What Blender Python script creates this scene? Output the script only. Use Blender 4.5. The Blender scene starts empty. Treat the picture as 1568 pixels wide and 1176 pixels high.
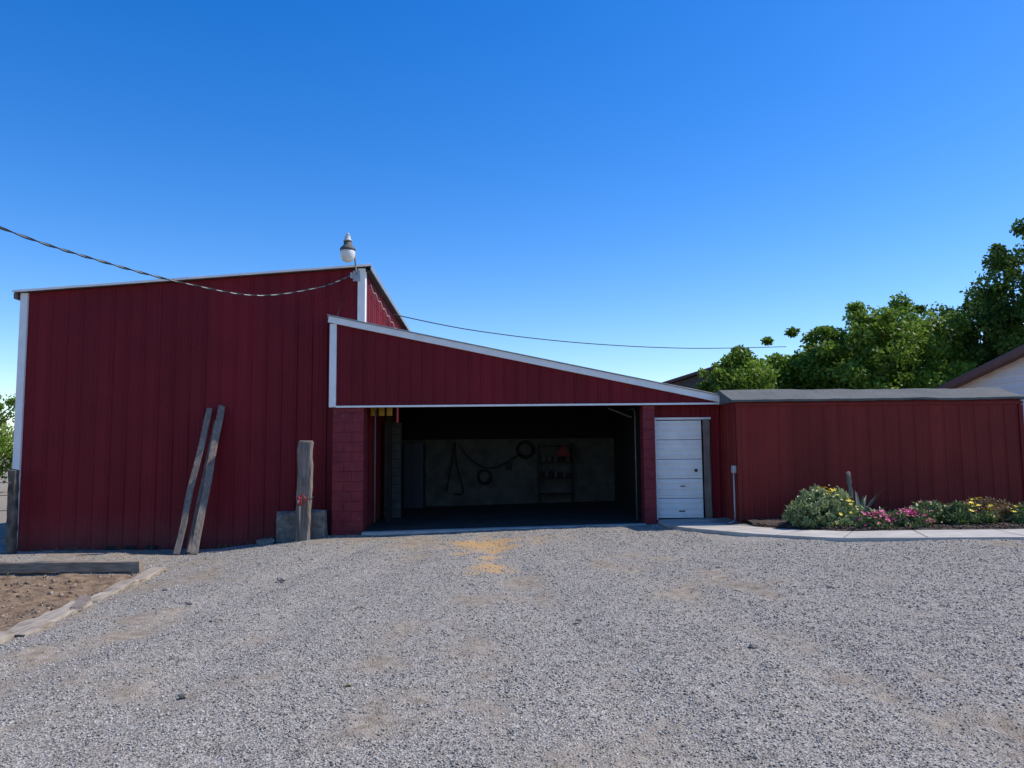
import bpy, math, random, bmesh
import numpy as np
from mathutils import Vector, Matrix, noise as mn
random.seed(5); rng=np.random.default_rng(5)
R=math.radians
scene=bpy.context.scene
# ------------------------------------------------------------------ helpers
def link(o,parent=None):
    scene.collection.objects.link(o)
    if parent: o.parent=parent
    return o
def empty(name):
    return link(bpy.data.objects.new(name,None))
def mesh_obj(name,V,F,mat,parent=None,smooth=False):
    me=bpy.data.meshes.new(name); me.from_pydata([tuple(v) for v in V],[],[tuple(f) for f in F]); me.update()
    if mat: me.materials.append(mat)
    if smooth:
        for p in me.polygons: p.use_smooth=True
    return link(bpy.data.objects.new(name,me),parent)
def np_mesh(name,V,F,mat,parent=None,attrs={},smooth=False):
    V=np.asarray(V,np.float32); F=np.asarray(F,np.int32); k=F.shape[1]
    me=bpy.data.meshes.new(name)
    me.vertices.add(len(V)); me.vertices.foreach_set('co',V.ravel())
    me.loops.add(F.size); me.loops.foreach_set('vertex_index',F.ravel())
    me.polygons.add(len(F)); me.polygons.foreach_set('loop_start',np.arange(0,F.size,k,dtype=np.int32))
    me.update(calc_edges=True)
    if smooth: me.polygons.foreach_set('use_smooth',np.ones(len(F),bool))
    for n,a in attrs.items():
        at=me.attributes.new(n,'FLOAT','POINT'); at.data.foreach_set('value',np.asarray(a,np.float32))
    me.materials.append(mat)
    return link(bpy.data.objects.new(name,me),parent)
def box(name,x0,x1,y0,y1,z0,z1,mat,parent=None,bev=0.0):
    V=[(x0,y0,z0),(x1,y0,z0),(x1,y1,z0),(x0,y1,z0),(x0,y0,z1),(x1,y0,z1),(x1,y1,z1),(x0,y1,z1)]
    F=[(0,3,2,1),(4,5,6,7),(0,1,5,4),(1,2,6,5),(2,3,7,6),(3,0,4,7)]
    o=mesh_obj(name,V,F,mat,parent)
    if bev:
        m=o.modifiers.new('b','BEVEL'); m.width=bev; m.segments=2
    return o
def slab(name,c,th,mat,parent=None):
    V=[tuple(p) for p in c]+[(p[0],p[1],p[2]-th) for p in c]
    return mesh_obj(name,V,[(0,1,2,3),(7,6,5,4),(0,4,5,1),(1,5,6,2),(2,6,7,3),(3,7,4,0)],mat,parent)
def tubeVF(pts,rad,n=8,closed=False):
    pts=[Vector(p) for p in pts]; N=len(pts)
    if not hasattr(rad,'__len__'): rad=[rad]*N
    V=[];F=[]; ref=None
    for i,p in enumerate(pts):
        a=pts[(i-1)%N] if (closed or i>0) else p
        b=pts[(i+1)%N] if (closed or i<N-1) else p
        t=(b-a).normalized()
        if ref is None: ref=Vector((0,0,1)) if abs(t.z)<.9 else Vector((1,0,0))
        u=(ref-t*ref.dot(t)).normalized(); ref=u; v=t.cross(u)
        for k in range(n):
            an=2*math.pi*k/n; V.append(p+(u*math.cos(an)+v*math.sin(an))*rad[i])
    M=N if closed else N-1
    for i in range(M):
        j=(i+1)%N
        for k in range(n):
            F.append((i*n+k,i*n+(k+1)%n,j*n+(k+1)%n,j*n+k))
    if not closed:
        F.append(tuple(range(n))[::-1]); F.append(tuple((N-1)*n+k for k in range(n)))
    return V,F
def tube(name,pts,rad,mat,parent=None,n=8,closed=False):
    V,F=tubeVF(pts,rad,n,closed); return mesh_obj(name,V,F,mat,parent,True)
def lathe(name,prof,cx,cy,mat,parent=None,n=24):
    V=[];F=[]
    for r,z in prof:
        for k in range(n):
            a=2*math.pi*k/n; V.append((cx+r*math.cos(a),cy+r*math.sin(a),z))
    for i in range(len(prof)-1):
        for k in range(n): F.append((i*n+k,i*n+(k+1)%n,(i+1)*n+(k+1)%n,(i+1)*n+k))
    F.append(tuple(range(n))[::-1]); F.append(tuple((len(prof)-1)*n+k for k in range(n)))
    return mesh_obj(name,V,F,mat,parent,True)
def beam(name,p0,p1,w,h,mat,parent=None,up=(0,0,1),seg=10,rough=.004,seed=0,wander=0):
    """rough sawn timber: w across, h along 'up'"""
    r=random.Random(seed); p0=Vector(p0);p1=Vector(p1); t=(p1-p0).normalized(); up=Vector(up)
    u=(up-t*up.dot(t)).normalized(); s=t.cross(u)
    b=min(w,h)*.12; sec=[(-w/2+b,-h/2),(w/2-b,-h/2),(w/2,-h/2+b),(w/2,h/2-b),(w/2-b,h/2),(-w/2+b,h/2),(-w/2,h/2-b),(-w/2,-h/2+b)]
    V=[];F=[]
    for i in range(seg+1):
        c=p0.lerp(p1,i/seg)+s*wander*mn.noise(Vector((i*.35,seed,0)))+u*wander*.5*mn.noise(Vector((i*.4,seed,5)))
        for a,bb in sec:
            V.append(c+s*(a+r.uniform(-rough,rough))+u*(bb+r.uniform(-rough,rough))+(t*r.uniform(-3*rough,3*rough) if i in(0,seg) else Vector()))
    for i in range(seg):
        for k in range(8): F.append((i*8+k,i*8+(k+1)%8,(i+1)*8+(k+1)%8,(i+1)*8+k))
    F.append(tuple(range(8))[::-1]); F.append(tuple(seg*8+k for k in range(8)))
    return mesh_obj(name,V,F,mat,parent)
def corrugated(name,p0,p1,zb,zt,mat,parent=None,sp=.3,d=.02,minor=True,seed=0):
    """ribbed metal sheet from p0 to p1 (plan), ribs stand out on the outward side; every third rib is a lapped sheet seam"""
    p0=Vector((p0[0],p0[1]));p1=Vector((p1[0],p1[1])); L=(p1-p0).length; t=(p1-p0)/L; n=Vector((t.y,-t.x))
    prof=[(0,0,0)]; s=0; i=0; rr=random.Random(seed+int(L*10))
    pr=rr.random()
    while s<L:
        seam=(i%3==2); dd=d*(1.2 if seam else 1)
        q=[(sp*.30,0),(sp*.30+.006,.004),(sp*.30+.02,.004),(sp*.30+.026,0),(sp*.58,0),(sp*.58+.006,.004),(sp*.58+.02,.004),(sp*.58+.026,0)] if minor else []
        q+=[(sp-.065,0),(sp-.048,dd),(sp-.024,dd),(sp-.008,.004 if seam else 0),(sp-.0005 if seam else sp,.004 if seam else 0)]
        if seam: q+=[(sp,0)]
        for a,b in q:
            if s+a<L: prof.append((s+a,b,pr))
        if seam: pr=rr.random()
        s+=sp; i+=1
    prof.append((L,0,pr)); V=[];F=[];A=[]
    for a,b,c in prof:
        f=a/L; p=p0+t*a+n*b
        V.append((p.x,p.y,zb(f))); V.append((p.x,p.y,zt(f))); A+=[c,c]
    for i in range(len(prof)-1): F.append((2*i,2*i+2,2*i+3,2*i+1))
    o=mesh_obj(name,V,F,mat,parent)
    at=o.data.attributes.new('panel','FLOAT','POINT'); at.data.foreach_set('value',A)
    return o
def catmull(P,n=8):
    out=[]
    for i in range(len(P)-1):
        p0=P[max(i-1,0)];p1=P[i];p2=P[i+1];p3=P[min(i+2,len(P)-1)]
        for k in range(n):
            t=k/n
            out.append(tuple(.5*((2*b)+(-a+c)*t+(2*a-5*b+4*c-d)*t*t+(-a+3*b-3*c+d)*t**3) for a,b,c,d in zip(p0,p1,p2,p3)))
    out.append(P[-1]); return out
# ------------------------------------------------------------------ materials
def M(name):
    m=bpy.data.materials.new(name); m.use_nodes=True; nt=m.node_tree; return m,nt,nt.nodes['Principled BSDF']
def noise_node(nt,scale,vec=None,detail=4,mapscale=None,coord='Object'):
    tc=nt.nodes.new('ShaderNodeTexCoord'); n=nt.nodes.new('ShaderNodeTexNoise'); n.inputs['Scale'].default_value=scale; n.inputs['Detail'].default_value=detail
    if mapscale:
        mp=nt.nodes.new('ShaderNodeMapping'); mp.inputs['Scale'].default_value=mapscale
        nt.links.new(tc.outputs[coord],mp.inputs[0]); nt.links.new(mp.outputs[0],n.inputs['Vector'])
    else: nt.links.new(tc.outputs[coord],n.inputs['Vector'])
    return n.outputs['Fac']
def ramp(nt,fac,stops):
    r=nt.nodes.new('ShaderNodeValToRGB'); nt.links.new(fac,r.inputs[0]); e=r.color_ramp.elements
    while len(e)<len(stops): e.new(.5)
    for i,(p,c) in enumerate(stops): e[i].position=p; e[i].color=(*c,1)
    return r.outputs[0]
def mix(nt,fac,a,b,mode='MIX'):
    m=nt.nodes.new('ShaderNodeMix'); m.data_type='RGBA'; m.blend_type=mode
    for inp,v in ((m.inputs[0],fac),(m.inputs[6],a),(m.inputs[7],b)):
        if hasattr(v,'is_linked'): nt.links.new(v,inp)
        elif isinstance(v,(int,float)): inp.default_value=v
        else: inp.default_value=(*v,1)
    return m.outputs[2]
def bump(nt,bs,h,strength,dist=.01):
    b=nt.nodes.new('ShaderNodeBump'); b.inputs['Strength'].default_value=strength; b.inputs['Distance'].default_value=dist
    nt.links.new(h,b.inputs['Height']); nt.links.new(b.outputs[0],bs.inputs['Normal'])
def simple(name,col,rough=.6,var=.25,scale=6,metal=0,bmp=.0,bscale=60,mapscale=None):
    m,nt,bs=M(name); f=noise_node(nt,scale,mapscale=mapscale,detail=6)
    c=ramp(nt,f,[(.3,tuple(x*(1-var) for x in col)),(.7,tuple(min(1,x*(1+var)) for x in col))])
    nt.links.new(c,bs.inputs['Base Color']); bs.inputs['Roughness'].default_value=rough; bs.inputs['Metallic'].default_value=metal
    if bmp: bump(nt,bs,noise_node(nt,bscale,mapscale=mapscale),bmp)
    return m
def red_metal(name,col,col2):
    m,nt,bs=M(name)
    a=noise_node(nt,1.0,mapscale=(3,3,.22),detail=6); b=noise_node(nt,1.3,detail=5)
    c=ramp(nt,a,[(.3,col),(.72,col2)])
    pa=nt.nodes.new('ShaderNodeAttribute'); pa.attribute_name='panel'
    c=mix(nt,1.0,c,ramp(nt,pa.outputs['Fac'],[(0,(.84,.84,.84)),(1,(1.05,1.05,1.05))]),'MULTIPLY')
    c=mix(nt,ramp(nt,b,[(.45,(0,0,0)),(.75,(.4,.4,.4))]),c,tuple(x*.6 for x in col))
    g=nt.nodes.new('ShaderNodeNewGeometry'); s=nt.nodes.new('ShaderNodeSeparateXYZ'); nt.links.new(g.outputs['Position'],s.inputs[0])
    mr=nt.nodes.new('ShaderNodeMapRange'); mr.inputs[1].default_value=-.35; mr.inputs[2].default_value=.45; mr.inputs[3].default_value=.4; mr.inputs[4].default_value=0
    nt.links.new(s.outputs[2],mr.inputs[0])
    mu=nt.nodes.new('ShaderNodeMath'); mu.operation='MULTIPLY'; nt.links.new(mr.outputs[0],mu.inputs[0]); nt.links.new(noise_node(nt,4,detail=8),mu.inputs[1])
    c=mix(nt,mu.outputs[0],c,(.2,.13,.1))
    nt.links.new(c,bs.inputs['Base Color']); bs.inputs['Roughness'].default_value=.55
    bs.inputs['Specular IOR Level'].default_value=.2
    bump(nt,bs,noise_node(nt,2.2,mapscale=(1,1,.6)),.25,.02)
    return m
red=red_metal('barn_red_metal',(.155,.0060,.0125),(.20,.0095,.018))
red2=red_metal('shed_red_metal',(.185,.017,.014),(.245,.026,.02))
white=simple('white_painted_metal',(.80,.79,.76),.45,.06,5)
def woodmat(name,c1,c2,ms):
    m,nt,bs=M(name); f=noise_node(nt,1.0,mapscale=ms,detail=8); f2=noise_node(nt,3,detail=4)
    c=mix(nt,.4,ramp(nt,f,[(.3,c1),(.65,c2)]),ramp(nt,f2,[(.35,c1),(.7,c2)]))
    nt.links.new(c,bs.inputs['Base Color']); bs.inputs['Roughness'].default_value=.9; bump(nt,bs,f,.7,.01); return m
wood=woodmat('weathered_wood',(.09,.068,.054),(.28,.23,.19),(40,40,2))
woodH=woodmat('weathered_timber',(.12,.09,.065),(.34,.28,.21),(4,30,40))
woodY=woodmat('weathered_timber_edge',(.15,.12,.09),(.42,.36,.28),(30,4,40))
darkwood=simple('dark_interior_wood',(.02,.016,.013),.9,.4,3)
m,nt,bs=M('painted_block'); f=noise_node(nt,5,detail=8); f2=noise_node(nt,14,detail=6)
c=ramp(nt,f,[(.3,(.14,.009,.016)),(.7,(.215,.018,.026))])
c=mix(nt,ramp(nt,f2,[(.66,(0,0,0)),(.74,(.4,.4,.4))]),c,(.40,.24,.24))
nt.links.new(c,bs.inputs['Base Color']); bs.inputs['Roughness'].default_value=.75; bump(nt,bs,noise_node(nt,70),.6,.006); cmu=m
concrete=simple('concrete',(.43,.40,.35),.9,.16,3,bmp=.3)
concgrey=simple('grey_concrete_block',(.14,.13,.115),.95,.45,9,bmp=.8,bscale=30)
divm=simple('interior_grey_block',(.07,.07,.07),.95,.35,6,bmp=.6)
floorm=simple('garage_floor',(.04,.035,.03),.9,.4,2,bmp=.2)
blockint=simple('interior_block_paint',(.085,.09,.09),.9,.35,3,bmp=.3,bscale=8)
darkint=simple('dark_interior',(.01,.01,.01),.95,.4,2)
black=simple('black_rubber',(.006,.006,.006),.7,.3,8)
steel=simple('galvanised_steel',(.35,.36,.37),.45,.2,8,metal=.6)
dsteel=simple('dull_steel',(.08,.08,.08),.7,.2,8)
greypl=simple('grey_conduit',(.40,.42,.43),.6,.1,8)
redpaint=simple('red_enamel',(.35,.02,.015),.5,.3,12)
screwm=simple('screw_paint',(.24,.02,.025),.4,.2,12)
navy=simple('blue_cabinet_paint',(.010,.022,.05),.5,.2,4)
yellow=simple('yellow_paint',(.42,.26,.02),.6,.2,6)
brown=simple('brown_trim',(.17,.075,.055),.7,.15,4)
siding=simple('cream_siding',(.86,.80,.71),.65,.04,3)
tanwall=simple('tan_wall',(.16,.12,.09),.8,.1,3)
bark=simple('bark',(.09,.07,.055),.95,.4,6,bmp=.8,bscale=20)
m,nt,bs=M('grey_roofing'); f=noise_node(nt,220,detail=2); f2=noise_node(nt,2,detail=6)
c=mix(nt,.5,ramp(nt,f,[(.35,(.035,.04,.035)),(.65,(.20,.205,.185))]),ramp(nt,f2,[(.3,(.08,.083,.076)),(.7,(.155,.155,.14))]))
nt.links.new(c,bs.inputs['Base Color']); bs.inputs['Roughness'].default_value=.95; bump(nt,bs,f,.8,.01); roofing=m
m,nt,bs=M('lamp_refractor'); bs.inputs['Base Color'].default_value=(.8,.8,.76,1); bs.inputs['Roughness'].default_value=.3; bs.inputs['Transmission Weight'].default_value=.15
nz=noise_node(nt,1,mapscale=(1,1,60)); bump(nt,bs,nz,.4,.01); refr=m
def attr_mat(name,stops,rough=.9,attr='rnd',trans=0,bmp=0):
    m,nt,bs=M(name); a=nt.nodes.new('ShaderNodeAttribute'); a.attribute_name=attr
    c=ramp(nt,a.outputs['Fac'],stops); nt.links.new(c,bs.inputs['Base Color']); bs.inputs['Roughness'].default_value=rough
    bs.inputs['Specular IOR Level'].default_value=.25
    if trans:
        t=nt.nodes.new('ShaderNodeBsdfTranslucent'); nt.links.new(c,t.inputs[0]); mx=nt.nodes.new('ShaderNodeMixShader'); mx.inputs[0].default_value=trans
        nt.links.new(bs.outputs[0],mx.inputs[1]); nt.links.new(t.outputs[0],mx.inputs[2]); nt.links.new(mx.outputs[0],nt.nodes['Material Output'].inputs[0])
    return m
# ------------------------------------------------------------------ terrain
GX=[-400,-30,-10.3,-6,-3.7,2.7,4.3,9.8,30,400]; GZ=[-.5,-.4,-.33,-.32,-.08,.09,.2,.37,.5,.5]
def ss(a,b,x):
    t=np.clip((np.asarray(x,float)-a)/(b-a),0,1); return t*t*(3-2*t)
def g0(x,y): return np.interp(x,GX,GZ)*ss(3,11,y)
def g(x,y):
    return float(g0(x,y))+.03*(mn.fractal(Vector((x*.35,y*.35,0)),1,2,3))
TR_=[([1,4,8,12,15],[1.2,.9,.3,-.3,-.5]),([1,4,8,12,15],[2.9,2.6,1.9,1.3,1.1]),([1,5,8,10.5,13,15],[-2.6,-2.5,-2.1,-1.7,-1.6,-1.6]),([4,6,8,10,12],[9.5,7.2,5.0,3.1,1.6]),([3,5,7,9,11],[8.5,6.0,4.0,2.2,.8]),([2,5,8,11,14],[-3.9,-3.8,-3.4,-2.9,-2.7]),([5,7,9,11,13],[9.5,7.6,5.8,4.0,2.2])]
def track(x,y):
    b=0
    for ty,tx in TR_:
        if ty[0]<=y<=ty[-1]:
            d=abs(x-np.interp(y,ty,tx)+.16*mn.noise(Vector((y*.9,tx[0],0))))
            if d<.36: b=max(b,1-(d/.36)**2)
    return b
def gmask(x,y):
    """0 = loose gravel, 1 = packed dirt"""
    v=.5+.9*mn.fractal(Vector((x*.42+3,y*.24,1.7)),.8,2.1,5)
    w=.5+.8*mn.fractal(Vector((x*1.7,y*1.0,7.7)),.6,2.1,6)
    left=max(0,min(1,(-x-.2)/2.6))*max(0,min(1,(12-y)/4))
    if x<-5 and y>12.3: left=max(left,1.3*min(1,(-x-5)/1.5))
    return max(.12,min(1,(.45*v+.55*w-.56)*2.5+left*.42+.42*track(x,y)))
def bedline(y): return np.interp(y,[0,3,5,7.4,12.4],[-4.5,-4.5,-4.6,-4.75,-5.75])
def soil(x,y): return 1.0 if (y<12.45 and x<bedline(y)) else 0.0
def tz(x,y):
    return .014*mn.fractal(Vector((x*2.3,y*2.3,4)),.8,2,4)-.028*track(x,y)
xs=np.unique(np.concatenate([np.linspace(-600,-60,10),np.linspace(-60,-14,40),np.arange(-14,14.01,.10),np.linspace(14,60,40),np.linspace(60,600,10)]))
ys=np.unique(np.concatenate([np.linspace(-300,-10,8),np.linspace(-10,1,12),np.arange(1,17.01,.10),np.linspace(17,60,44),np.linspace(60,900,14)]))
X,Y=np.meshgrid(xs,ys); V=np.zeros((X.size,3)); V[:,0]=X.ravel(); V[:,1]=Y.ravel()
dirt=np.zeros(len(V)); so=np.zeros(len(V)); 
for i,(x,y,_) in enumerate(V):
    near=abs(x)<15 and 0<y<18
    V[i,2]=g(x,y)+(tz(x,y) if near else 0)
    if y>15.75 and -10<x<9.7: V[i,2]-=.2
    dirt[i]=gmask(x,y) if near else .8; so[i]=soil(x,y)
    if so[i]: V[i,2]+= -.03+.05*mn.fractal(Vector((x*3,y*3,9)),.7,2,5)
nx,ny=len(xs),len(ys); I=np.arange(nx*ny).reshape(ny,nx)
F=np.stack([I[:-1,:-1],I[:-1,1:],I[1:,1:],I[1:,:-1]],-1).reshape(-1,4)
m,nt,bs=M('gravel_ground')
tc=nt.nodes.new('ShaderNodeTexCoord')
vo=nt.nodes.new('ShaderNodeTexVoronoi'); vo.inputs['Scale'].default_value=85; nt.links.new(tc.outputs['Object'],vo.inputs['Vector'])
sepc=nt.nodes.new('ShaderNodeSeparateColor'); nt.links.new(vo.outputs['Color'],sepc.inputs[0])
stone=ramp(nt,sepc.outputs[0],[(0,(.12,.108,.092)),(.5,(.28,.26,.23)),(1,(.48,.45,.40))])
dn=noise_node(nt,9,detail=12); dirtc=ramp(nt,dn,[(.3,(.23,.188,.14)),(.7,(.43,.37,.295))])
fine=ramp(nt,noise_node(nt,140,detail=3),[(.35,(.55,.55,.55)),(.65,(1.15,1.13,1.1))])
dirtc=mix(nt,1.0,dirtc,fine,'MULTIPLY')
at=nt.nodes.new('ShaderNodeAttribute'); at.attribute_name='dirt'
c=mix(nt,at.outputs['Fac'],stone,dirtc)
at2=nt.nodes.new('ShaderNodeAttribute'); at2.attribute_name='soil'
soilc=ramp(nt,noise_node(nt,6,detail=12),[(.3,(.12,.08,.052)),(.7,(.32,.23,.15))])
c=mix(nt,at2.outputs['Fac'],c,soilc)
at3=nt.nodes.new('ShaderNodeAttribute'); at3.attribute_name='stain'
c=mix(nt,at3.outputs['Fac'],c,(.47,.29,.12))
nt.links.new(c,bs.inputs['Base Color']); bs.inputs['Roughness'].default_value=.95; bs.inputs['Specular IOR Level'].default_value=.1
b1=nt.nodes.new('ShaderNodeBump'); b1.inputs['Strength'].default_value=.8; b1.inputs['Distance'].default_value=.035; nt.links.new(noise_node(nt,11,detail=8),b1.inputs['Height'])
b2=nt.nodes.new('ShaderNodeBump'); b2.inputs['Strength'].default_value=.8; b2.inputs['Distance'].default_value=.01; nt.links.new(vo.outputs['Distance'],b2.inputs['Height']); nt.links.new(b1.outputs[0],b2.inputs['Normal']); nt.links.new(b2.outputs[0],bs.inputs['Normal'])
ground_mat=m
def stainf(x,y):
    e=math.exp(-(((x+.35)/1.25)**2+((y-13.6)/.7)**2))+.9*math.exp(-(((x+.3)/.35)**2+((y-10.4)/.35)**2))+.6*math.exp(-(((x+.5)/.5)**2+((y-12)/1.6)**2))
    n=.5+.9*mn.fractal(Vector((x*2.2,y*1.6,3)),.8,2,5)
    return max(0,min(.8,(e*n-.15)*2.5))
st=np.array([stainf(x,y) if (abs(x)<4 and 8<y<15.5) else 0 for x,y,_ in V])
np_mesh('gravel_ground',V,F,ground_mat,None,{'dirt':dirt,'soil':so,'stain':st},True)

path=[(3.45,15.3),(3.5,14.6),(3.75,13.8),(4.2,13.0),(4.75,12.35),(5.5,11.85),(6.5,11.5),(7.8,11.25),(9.5,11.1),(14,11.0)]
def pathdist(x,y):
    best=9
    for (ax,ay),(bx,by) in zip(path[:-1],path[1:]):
        dx,dy=bx-ax,by-ay; t=max(0,min(1,((x-ax)*dx+(y-ay)*dy)/(dx*dx+dy*dy)))
        best=min(best,math.hypot(x-ax-t*dx,y-ay-t*dy))
    return best
def pathside_y(x): return np.interp(x,[p[0] for p in path],[p[1] for p in path])
octv=np.array([[1,0,0],[-1,0,0],[0,1,0],[0,-1,0],[0,0,1],[0,0,-1]],float)
octf=np.array([[0,2,4],[2,1,4],[1,3,4],[3,0,4],[2,0,5],[1,2,5],[3,1,5],[0,3,5]])
def stones(name,P,r,mat,seed=1):
    rg=np.random.default_rng(seed); n=len(P)
    S=r[:,None,None]*rg.uniform(.6,1.25,(n,1,3)); B=octv[None]*rg.uniform(.75,1.15,(n,6,1))*S
    q=rg.normal(size=(n,4)); q/=np.linalg.norm(q,axis=1)[:,None]; w,x,y,z=q.T
    Rm=np.stack([1-2*(y*y+z*z),2*(x*y-z*w),2*(x*z+y*w),2*(x*y+z*w),1-2*(x*x+z*z),2*(y*z-x*w),2*(x*z-y*w),2*(y*z+x*w),1-2*(x*x+y*y)],-1).reshape(n,3,3)
    B=np.einsum('nij,nkj->nki',Rm,B); B[:,:,2]*=.7
    Vv=(B+P[:,None,:]).reshape(-1,3); Ff=(octf[None]+6*np.arange(n)[:,None,None]).reshape(-1,3)
    return np_mesh(name,Vv,Ff,mat,None,{'rnd':np.repeat(rg.random(n),6)})
gm=attr_mat('gravel_stone',[(0,(.105,.096,.084)),(.35,(.24,.222,.197)),(.7,(.40,.375,.335)),(.93,(.55,.515,.46)),(1,(.40,.30,.21))],.9)
PP=[];RR=[]
for y0,y1,dens,r0,r1 in ((1.6,4.5,4000,.0034,.007),(4.5,7,2300,.0045,.0085),(7,10.5,1150,.0055,.010),(10.5,15.45,560,.007,.012)):
    ymax=.9*y1+1; n=int(dens*(y1-y0)*2*ymax)
    yy=rng.uniform(y0,y1,n); xx=rng.uniform(-ymax,ymax,n)
    k=np.abs(xx)<.9*yy+.8; xx=xx[k]; yy=yy[k]; rr=rng.uniform(0,1,len(xx))**3*(r1-r0)*2.2+r0
    for x,y,r in zip(xx,yy,rr):
        if soil(x,y) and rng.random()<.95: continue
        if rng.random()<gmask(x,y)*.97: continue
        if abs(x)<4 and y>9 and rng.random()<stainf(x,y): continue
        if x>2.6 and y>pathside_y(x)-.62 and (pathdist(x,y)<.60 or y>pathside_y(max(x,3.45))): continue
        if x>3.2 and y>11.9: continue
        PP.append((x,y,g(x,y)+tz(x,y)+r*.25)); RR.append(r)
stones('gravel_stones',np.array(PP),np.array(RR),gm)
n=2600; yy=rng.uniform(5,12.4,n); xx=-4.7-rng.random(n)*8
k=np.array([soil(x,y)>0 for x,y in zip(xx,yy)]); xx=xx[k];yy=yy[k]
stones('soil_clods',np.array([(x,y,g(x,y)-.02) for x,y in zip(xx,yy)]),rng.random(len(xx))**3*.04+.012,attr_mat('clod',[(0,(.12,.085,.06)),(1,(.32,.24,.17))]),9)
rocks=[(-3.0,10.0,.05),(-4.0,6.0,.045),(-2.9,7.6,.05),(1.9,6.2,.03),(-.5,9.3,.03),(3.4,8.3,.03),(2.6,9.8,.03),(.6,7.2,.028),(-2.2,5.2,.03),(-3.6,8.6,.035),(4.9,7.2,.03),(-1.6,8.1,.025),(-1.9,3.9,.022),(1.1,3.7,.02),(-4.4,9.8,.04)]
bm=bmesh.new()
for i,(x,y,r) in enumerate(rocks):
    mt=Matrix.Translation((x,y,g(x,y)+r*.3))@Matrix.Diagonal((1.3,1,.7,1))
    res=bmesh.ops.create_icosphere(bm,subdivisions=2,radius=r,matrix=mt)
    for v in res['verts']: v.co+=Vector((random.uniform(-1,1),random.uniform(-1,1),random.uniform(-1,1)))*r*.16
me=bpy.data.meshes.new('loose_rocks'); bm.to_mesh(me); bm.free(); me.materials.append(simple('rock',(.26,.225,.185),.95,.3,20)); link(bpy.data.objects.new('loose_rocks',me))

# ------------------------------------------------------------------ concrete path
V=[];F=[]
pc=catmull([(x,y) for x,y in path],6)
for i,(x,y) in enumerate(pc):
    a=pc[max(i-1,0)];b=pc[min(i+1,len(pc)-1)]; t=Vector((b[0]-a[0],b[1]-a[1])).normalized(); n=Vector((-t.y,t.x)); w=.52
    for s in (w,-w):
        e=.012*mn.noise(Vector((i*.7,s,0)))
        px,py=x+n.x*(s+e),y+n.y*(s+e); V.append((px,py,g(x,y)+.03)); V.append((px,py,g(x,y)-.1))
for i in range(len(pc)-1):
    a=4*i;b=a+4; F+=[(a,a+2,b+2,b),(a+1,a,b,b+1),(a+2,a+3,b+3,b+2)]
cp=empty('concrete_path'); mesh_obj('slab',V,F,concrete,cp)
jm=simple('path_joint',(.12,.11,.10),.95)
for i in range(4,len(pc)-1,6):
    x,y=pc[i]; a=pc[i-1];b=pc[i+1]; t=Vector((b[0]-a[0],b[1]-a[1])).normalized(); n=Vector((-t.y,t.x)); w=.515; z=g(x,y)+.034
    mesh_obj('joint',[(x+n.x*w-t.x*.006,y+n.y*w-t.y*.006,z),(x+n.x*w+t.x*.006,y+n.y*w+t.y*.006,z),(x-n.x*w+t.x*.006,y-n.y*w+t.y*.006,z),(x-n.x*w-t.x*.006,y-n.y*w-t.y*.006,z)],[(0,1,2,3)],jm,cp)
# ------------------------------------------------------------------ barn
barn=empty('red_metal_barn')
FL=(-10.17,15.6);FR=(-3.14,16.0);BL=(-10.77,32.0);BR=(-3.75,32.4)
ZL,ZR=4.95,5.52
corrugated('front_wall',FL,FR,lambda f:-.5,lambda f:ZL+(ZR-ZL)*f,red,barn,.315,.022)
corrugated('side_wall_right',FR,BR,lambda f:-.5,lambda f:ZR,red,barn,.315,.022)
corrugated('side_wall_left',BL,FL,lambda f:-.5,lambda f:ZL,red,barn,.315,.022)
corrugated('back_wall',BR,BL,lambda f:-.5,lambda f:ZR+(ZL-ZR)*f,red,barn,.315,.022)
sl=(ZR-ZL)/7.03
def rz_(x): return ZR+(x+3.14)*sl
slab('roof',[(-10.30,15.47,rz_(-10.30)+.05),(-2.98,15.88,rz_(-2.98)+.05),(-3.62,32.6,rz_(-3.6)+.05),(-10.95,32.2,rz_(-10.95)+.05)],.035,steel,barn)
beam('roof_edge_trim',(-10.31,15.46,rz_(-10.31)+.03),(-2.97,15.87,rz_(-2.97)+.03),.015,.045,white,barn,rough=.003,seg=30)
beam('eave_board_left',(-10.28,15.5,ZL-.07),(-10.85,31,ZL-.07),.05,.13,wood,barn)
beam('eave_fascia_right',(-2.99,15.92,ZR-.02),(-3.63,32.5,ZR-.02),.02,.08,steel,barn)
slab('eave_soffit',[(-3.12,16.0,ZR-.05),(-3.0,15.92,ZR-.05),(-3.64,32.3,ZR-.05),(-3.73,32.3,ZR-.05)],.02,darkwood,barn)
box('corner_trim_left',-10.2,-10.05,15.555,15.75,-.35,ZL,white,barn,.004)
box('corner_trim_right',-3.27,-3.11,15.935,16.1,-.1,ZR-.02,white,barn,.004)
def wy_(x): return 15.6+(x+10.17)*.4/7.03
for x in (-8.3,-7.9,-7.5): box('base_gap',x,x+.2,wy_(x)-.04,wy_(x)+.02,-.34,-.27,black,barn)  # black boxes stand in for the dark gap under the wall
V=[];F=[]
for z in (.5,1.6,2.7,3.8,4.75):
    x=-10.02
    while x<-3.3:
        if z<ZL+(x+10.17)*sl:
            y=wy_(x)-.006; k=len(V); r=.009
            V+=[(x-r,y,z-r),(x+r,y,z-r),(x+r,y,z+r),(x-r,y,z+r),(x,y-.008,z)]; F+=[(k,k+1,k+4),(k+1,k+2,k+4),(k+2,k+3,k+4),(k+3,k,k+4)]
        x+=.315
mesh_obj('wall_screws',V,F,screwm,barn)
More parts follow.
